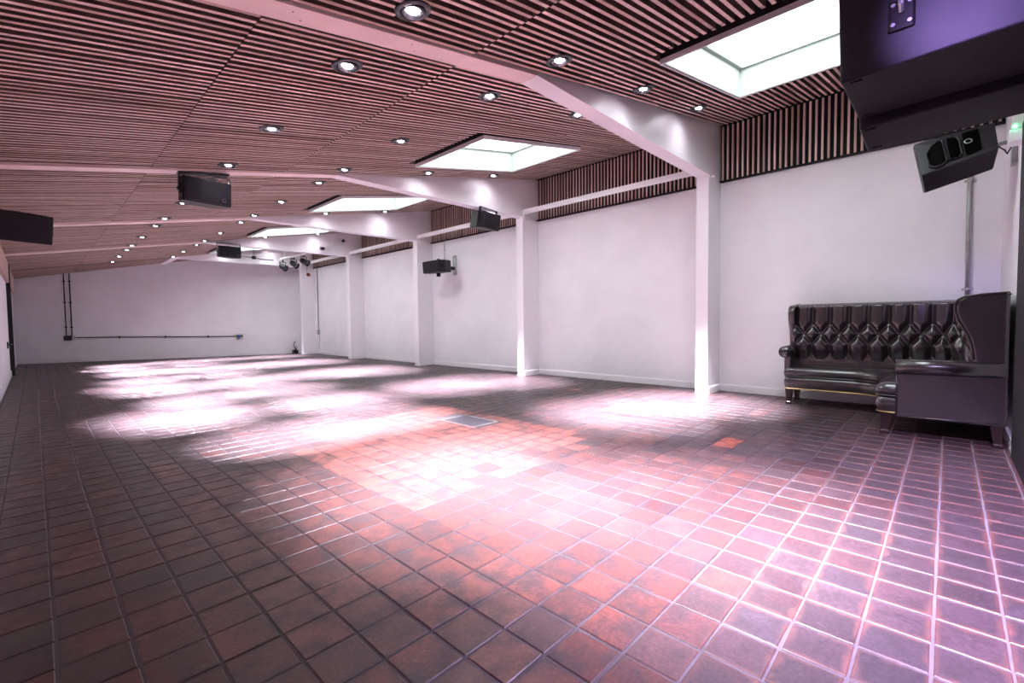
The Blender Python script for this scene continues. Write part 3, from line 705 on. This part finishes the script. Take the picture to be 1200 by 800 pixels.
# ------------------------------------------------------------------ stage lights by the far beam
t = thing('lighting_bar', (5.05, 13.1, 2.9), 'white bar carrying the stage spotlights near the far beam', 'bar')
bm = B(); cyl(bm, (5.00, 13.95, 2.89), (5.09, 12.42, 2.89), .028, seg=12); obj('bar', bm, M_STEEL, t, smooth=True)
bm = B()
for y in (12.6, 13.7): box(bm, 5.0, 5.08, y-.02, y+.02, 2.87, cz(5.04)+.02)
obj('hanger', bm, M_STEEL, t)
def par(loc, aim, label, ztop=2.858, grp='spotlights on the bar'):
    loc = Vector(loc); d = Vector(aim).normalized(); t = thing('stage_spotlight', loc, label, 'spotlight', grp)
    R = d.to_track_quat('Z', 'Y').to_matrix().to_4x4(); T = Matrix.Translation(loc) @ R @ Matrix.Scale(.8, 4)
    bm = B(); lathe(bm, [(0,-.16),(.05,-.16),(.085,-.11),(.10,-.02),(.10,.12),(.115,.125),(.115,.14),(.094,.14),(.09,.0),(0,.0)], 20, T); obj('can', bm, M_BLACK, t, smooth=True)
    bm = B(); lathe(bm, [(0,.10),(.086,.10),(.086,.115),(0,.125)], 20, T); obj('lens', bm, M_DISH, t)
    x = R.to_3x3() @ Vector((.8, 0, 0)); top = Vector((loc.x, loc.y, ztop))
    bm = B(); tube(bm, [loc+x*.118, loc+x*.118+Vector((0,0,.13)), loc-x*.118+Vector((0,0,.13)), loc-x*.118], .010, 6); cyl(bm, loc+Vector((0,0,.12)), top, .018, seg=8); obj('yoke', bm, M_BLKSTEEL, t)
    bm = B(); tube(bm, [T @ Vector((0, 0, -.15)), loc+Vector((-.08,.05,.1)), loc+Vector((-.1,.0,.15)), top+Vector((-.02,0,-.03))], .008, 6); obj('cable', bm, M_BLACK, t)
    return t
par((5.02, 13.85, 2.66), (.35, -.85, -.45), 'black spotlight at the far end of the white bar')
par((5.06, 13.15, 2.68), (.4, -.8, -.5), 'black spotlight in the middle of the white bar')
par((5.10, 12.55, 2.69), (.5, -.75, -.45), 'black spotlight at the beam end of the white bar')
wash = par((2.05, -.21, 2.50), (0.22, .10, -1), 'black stage spotlight hung beside the black panelling', cz(2.05)-.002, None)
lw = bpy.data.lights.new('wash', 'SPOT'); lw.energy = 700; lw.color = (.70, .56, 1.0); lw.spot_size = math.radians(104); lw.spot_blend = 1; lw.shadow_soft_size = .06
o = bpy.data.objects.new('wash_light', lw); o.location = (.033, .015, -.15); o.rotation_euler = Vector((.22, .10, -1)).to_track_quat('-Z', 'Y').to_euler(); link(o, wash)
vio = par((1.62, .10, 2.42), (1, -.14, -.015), 'black stage spotlight aimed at the hung bass cabinet', cz(1.62)-.002, None)
lv = bpy.data.lights.new('violet', 'SPOT'); lv.energy = 120; lv.color = (.50, .32, 1.0); lv.spot_size = math.radians(40); lv.spot_blend = 1; lv.shadow_soft_size = .05
o = bpy.data.objects.new('violet_light', lv); o.location = (.16, -.022, -.0024); o.rotation_euler = Vector((1, -.14, -.015)).to_track_quat('-Z', 'Y').to_euler(); link(o, vio)
t = thing('cable_rail', (4.2, 14.4, 2.85), 'thin dark cable rail with clamps behind the spotlights', 'rail')
bm = B(); tube(bm, [(3.55, 13.2, 2.80), (4.1, 13.7, 2.84), (4.6, 14.1, 2.86), (4.85, 14.1, 2.86)], .014, 8); obj('rail', bm, M_BLKSTEEL, t)
for x, y, z in ((3.75, 13.4, 2.80), (4.25, 13.82, 2.86)):
    bm = B(); lathe(bm, [(.0,-.05),(.05,-.05),(.055,.03),(.0,.05)], 14, Matrix.Translation((x, y, z))); cyl(bm, (x, y, z), (x, y, cz(x)-.0), .009, seg=8); obj('clamp', bm, M_BLKSTEEL, t)
t = thing('cable_coil', (6.2, 16.25, 0), 'small heap of black cable in the far corner', 'cable')
bm = B(); pts = [(6.20+.09*math.cos(a*.6)*(1+.1*math.sin(a*1.7)), 16.25+.08*math.sin(a*.6), .015+.006*a*.5) for a in range(40)]; tube(bm, pts, .014, 6); obj('coil', bm, M_BLACK, t, smooth=True)
bm = B(); tube(bm, [(6.24, 16.25, .12), (6.17, 16.3, .25), (6.20, 16.33, .38), (6.26, 16.34, .42)], .012, 6); tube(bm, [(6.26, 16.25, .10), (6.24, 16.3, .2), (6.27, 16.34, .26)], .012, 6); obj('loose_end', bm, M_BLACK, t, smooth=True)

# ------------------------------------------------------------------ corner sofa
sofa = thing('corner_sofa', (6.0, .4, 0), 'dark oxblood leather corner sofa with buttoned back and high wings', 'sofa')
def arc(cx, cy, r, a0, a1, n=8): return [(cx+r*math.cos(math.radians(a0+(a1-a0)*i/n)), cy+r*math.sin(math.radians(a0+(a1-a0)*i/n))) for i in range(n+1)]
# plan outline of the seat: from left arm front along the front edge to the right end
front = [(6.60, 1.34), (6.18, 1.34)] + arc(6.14, 1.30, .04, 90, 180, 4) + [(6.10, 1.1), (6.10, .9)] + arc(5.94, .60, .16, 0, -90, 8)[0:] 
front = [(6.60, 1.385), (6.16, 1.385)] + arc(6.14, 1.345, .04, 90, 180, 4) + [(6.10, 1.15), (6.10, .95), (6.10, .78)] + arc(5.80, .74, .30, 0, -90, 10) + [(5.6, .44), (5.35, .44), (5.2, .44)] + arc(5.14, .36, .08, 90, 180, 6) + [(5.06, .2), (5.06, -.1), (5.06, -.325)]
outline = front + [(5.5, -.325), (6.0, -.325), (6.60, -.325), (6.60, .3), (6.60, .9)]
def offset_loop(pts, d):
    n = len(pts); out = []
    area = sum(pts[i][0]*pts[(i+1) % n][1]-pts[(i+1) % n][0]*pts[i][1] for i in range(n)); sg = 1 if area > 0 else -1
    for i in range(n):
        a, p, b = Vector(pts[i-1]), Vector(pts[i]), Vector(pts[(i+1) % n]); e1 = (p-a).normalized(); e2 = (b-p).normalized()
        n1 = Vector((-e1.y, e1.x))*sg; n2 = Vector((-e2.y, e2.x))*sg; m = (n1+n2)
        m = m.normalized() if m.length > 1e-5 else n1
        k = d/max(.5, m.dot(n1)); out.append((p.x+m.x*k, p.y+m.y*k))
    return out
def loft(name, levels, m, close_bottom=True):
    bm = B(); rings = []
    for ins, z in levels: rings.append([bm.verts.new((x, y, z)) for x, y in offset_loop(outline, ins)])
    n = len(outline)
    for A, C in zip(rings, rings[1:]):
        for i in range(n): bm.faces.new((A[i], A[(i+1) % n], C[(i+1) % n], C[i]))
    if close_bottom: bm.faces.new(rings[0])
    bm.faces.new(rings[-1]); return obj(name, bm, m, sofa, smooth=True)
loft('base', [(.03, .185), (.006, .19), (.0, .20), (-.012, .245), (-.012, .29), (.0, .325), (.03, .335)], M_LEATHER)
cu = loft('seat_cushion', [(.03, .332), (.0, .338), (-.016, .36), (-.018, .385), (-.008, .415), (.02, .438), (.06, .448)], M_LEATHER)
fe = [(x, y) for x, y in front[1:]]
bm = B(); tube(bm, [(x, y, .335) for x, y in offset_loop(outline, -.006)[1:len(front)-1]], .008, 6); obj('piping', bm, M_LEATHER, cu, smooth=True)
bm = B(); tube(bm, [(x, y, .192) for x, y in offset_loop(outline, -.004)[1:len(front)]], .0065, 6); obj('nail_trim', bm, M_BRASS, sofa, smooth=True)
# buttoned back along a path
path = [(6.47, 1.37-.01*i) for i in range(0, 130)]
path += arc(6.20, .07, .27, 0, -90, 36)[1:]
x = 6.20
while x > 5.10: x -= .012; path.append((x, -.20))
S = [0.0]
for a, b in zip(path, path[1:]): S.append(S[-1]+math.hypot(b[0]-a[0], b[1]-a[1]))
Z1, Z2, Z3, ZB, PT = .945, .825, .705, .545, .176
def segd(s, z, a, b):
    ax, az = a; bx_, bz = b; dx, dz = bx_-ax, bz-az; t = max(0, min(1, ((s-ax)*dx+(z-az)*dz)/(dx*dx+dz*dz))); return math.hypot(s-ax-dx*t, z-az-dz*t)
def tuft(s, z):
    k = math.floor((s-.02)/PT); d = 9
    for j in (k-1, k, k+1, k+2):
        c = .02+j*PT; h = c+PT/2
        d = min(d, segd(s, z, (c, Z1), (c, 1.2)), segd(s, z, (c, Z1), (h, Z2)), segd(s, z, (c, Z1), (h-PT, Z2)), segd(s, z, (h, Z2), (c, Z3)), segd(s, z, (h, Z2), (c+PT, Z3)), segd(s, z, (c, Z3), (c, ZB)))
    if z < ZB+.06: d = max(d, (ZB+.06-z)*.55) if z > ZB-.02 else max(d, .045)
    e = min(1, d/.062); return .052*(1-(1-e)**2.2)
def backprof(z):
    t = max(0, min(1, (z-.50)/.20)); return .05*t*t*(3-2*t) - .10*max(0, z-.74) + (.008 if z < .47 else .008*max(0, 1-(z-.47)/.05))
zs = [.40+.0125*i for i in range(61)]
bm = B(); cols = []
for i, (p, s) in enumerate(zip(path, S)):
    a = path[max(0, i-1)]; b = path[min(len(path)-1, i+1)]; tx, ty = b[0]-a[0], b[1]-a[1]; l = math.hypot(tx, ty); nx, ny = ty/l, -tx/l   # towards the room
    nx, ny = (nx, ny) if nx*(5.8-p[0])+ny*(.7-p[1]) > 0 else (-nx, -ny)
    c = []
    for z in zs:
        lean = backprof(z); o_ = tuft(s, z)+lean
        c.append(bm.verts.new((p[0]+nx*o_, p[1]+ny*o_, z)))
    for o_, z in ((-.035, 1.168), (-.06, 1.18), (-.10, 1.182), (-.14, 1.17), (-.15, 1.12), (-.15, .25)):
        q = (min(6.66, p[0]+nx*o_), max(-.335, p[1]+ny*o_)); c.append(bm.verts.new((q[0], q[1], z)))
    cols.append(c)
for A, C in zip(cols, cols[1:]):
    for i in range(len(A)-1): bm.faces.new((A[i], C[i], C[i+1], A[i+1]))
bm.faces.new(cols[-1]); bm.faces.new(cols[0])
bk = obj('backrest', bm, M_LEATHER, sofa, smooth=True)
bb = B(); lathe(bb, [(0, .009), (.008, .007), (.012, 0), (.008, -.004), (0, -.004)], 10); bmesh.ops.recalc_face_normals(bb, faces=bb.faces)
bmesh_ = bpy.data.meshes.new('button'); bb.to_mesh(bmesh_); bb.free(); bmesh_.materials.append(M_LEATHER)
def at_s(s):
    for i in range(len(S)-1):
        if S[i+1] >= s:
            a, b = path[i], path[i+1]; tx, ty = b[0]-a[0], b[1]-a[1]; l = math.hypot(tx, ty); nx, ny = ty/l, -tx/l
            if nx*(5.8-a[0])+ny*(.7-a[1]) < 0: nx, ny = -nx, -ny
            return a, (nx, ny)
k = 0
while .02+k*PT < S[-1]-.08:
    for z, s in ((Z1, .02+k*PT), (Z2, .02+k*PT+PT/2), (Z3, .02+k*PT)):
        if s < .01: continue
        r_ = at_s(s)
        if not r_: continue
        p, nn = r_; off = backprof(z)+.006
        o = bpy.data.objects.new('button', bmesh_); o.location = Vector((p[0]+nn[0]*off, p[1]+nn[1]*off, z))-Vector(sofa.location)
        o.rotation_euler = Vector((nn[0], nn[1], 0)).to_track_quat('Z', 'Y').to_euler(); link(o, bk)
    k += 1
# wings
prof = [(-.335, .40), (-.335, 1.165), (-.325, 1.185), (-.20, 1.178), (-.09, 1.165), (-.05, 1.14), (-.034, 1.10), (-.034, 1.05), (-.05, .98), (-.085, .91), (-.115, .84), (-.135, .76), (-.147, .67), (-.147, .40)]
def rounded(bm): return bm
bm = B(); prism(bm, prof, 'x', 5.035, 5.105); w1 = obj('wing', bm, M_LEATHER, sofa, bevel=.022, seg=4)
bm = B(); tube(bm, [(5.04, y, z) for y, z in prof[1:-1]], .007, 6); obj('piping', bm, M_LEATHER, w1, smooth=True)
bm = B(); prism(bm, [(6.305-y-.002, z) for y, z in prof], 'y', 1.345, 1.415); w2 = obj('wing', bm, M_LEATHER, sofa, bevel=.022, seg=4)
bm = B(); tube(bm, [(6.303-y, 1.35, z) for y, z in prof[1:-1]], .007, 6); obj('piping', bm, M_LEATHER, w2, smooth=True)
# arms
bm = B(); prism(bm, [(-.335, .165), (.300, .165), (.312, .18), (.312, .64), (-.335, .655)], 'x', 5.03, 5.12); a1 = obj('arm', bm, M_LEATHER, sofa, bevel=.016, seg=3)
bm = B(); tube(bm, [(5.06, .315, .585), (5.06, .1, .588), (5.06, -.33, .595)], .066, 16); obj('arm_roll', bm, M_LEATHER, a1, smooth=True)
bm = B(); tube(bm, [(5.028, .305, .17), (5.028, .305, .40), (5.028, .305, .54)], .007, 6); tube(bm, [(5.028, .305, .17), (5.028, 0, .178), (5.028, -.33, .185)], .0065, 6); obj('piping', bm, M_LEATHER, a1, smooth=True)
bm = B(); prism(bm, [(6.13, .33), (6.13, .62), (6.58, .63), (6.58, .33)], 'y', 1.325, 1.40); a2 = obj('arm', bm, M_LEATHER, sofa, bevel=.016, seg=3)
bm = B(); tube(bm, [(6.10, 1.385, .615), (6.3, 1.385, .62), (6.55, 1.385, .625)], .068, 16); obj('arm_roll', bm, M_LEATHER, a2, smooth=True)
# legs
def leg(x, y, x2, y2, r=.034):
    bm = B(); prev = None
    pr = [(r*1.15, .215), (r*1.1, .17), (r*.75, .06), (r*.62, .035), (r*.85, .03), (r*.8, .0)]
    for hw, z in pr:
        t_ = (.215-z)/.215; cx, cy = x+(x2-x)*t_*t_, y+(y2-y)*t_*t_
        ring = [bm.verts.new((cx+sx*hw, cy+sy*hw, z)) for sx, sy in ((-1,-1),(1,-1),(1,1),(-1,1))]
        if prev:
            for k in range(4): bm.faces.new((prev[k], prev[(k+1) % 4], ring[(k+1) % 4], ring[k]))
        else: bm.faces.new(ring)
        prev = ring
    bm.faces.new(prev); return obj('leg', bm, M_MAHOG, sofa, bevel=.004)
leg(6.155, 1.345, 6.15, 1.35); leg(6.55, 1.345, 6.56, 1.35); leg(5.13, .37, 5.11, .385, .04); leg(5.075, -.285, 5.06, -.295, .036); leg(6.5, -.25, 6.5, -.25)
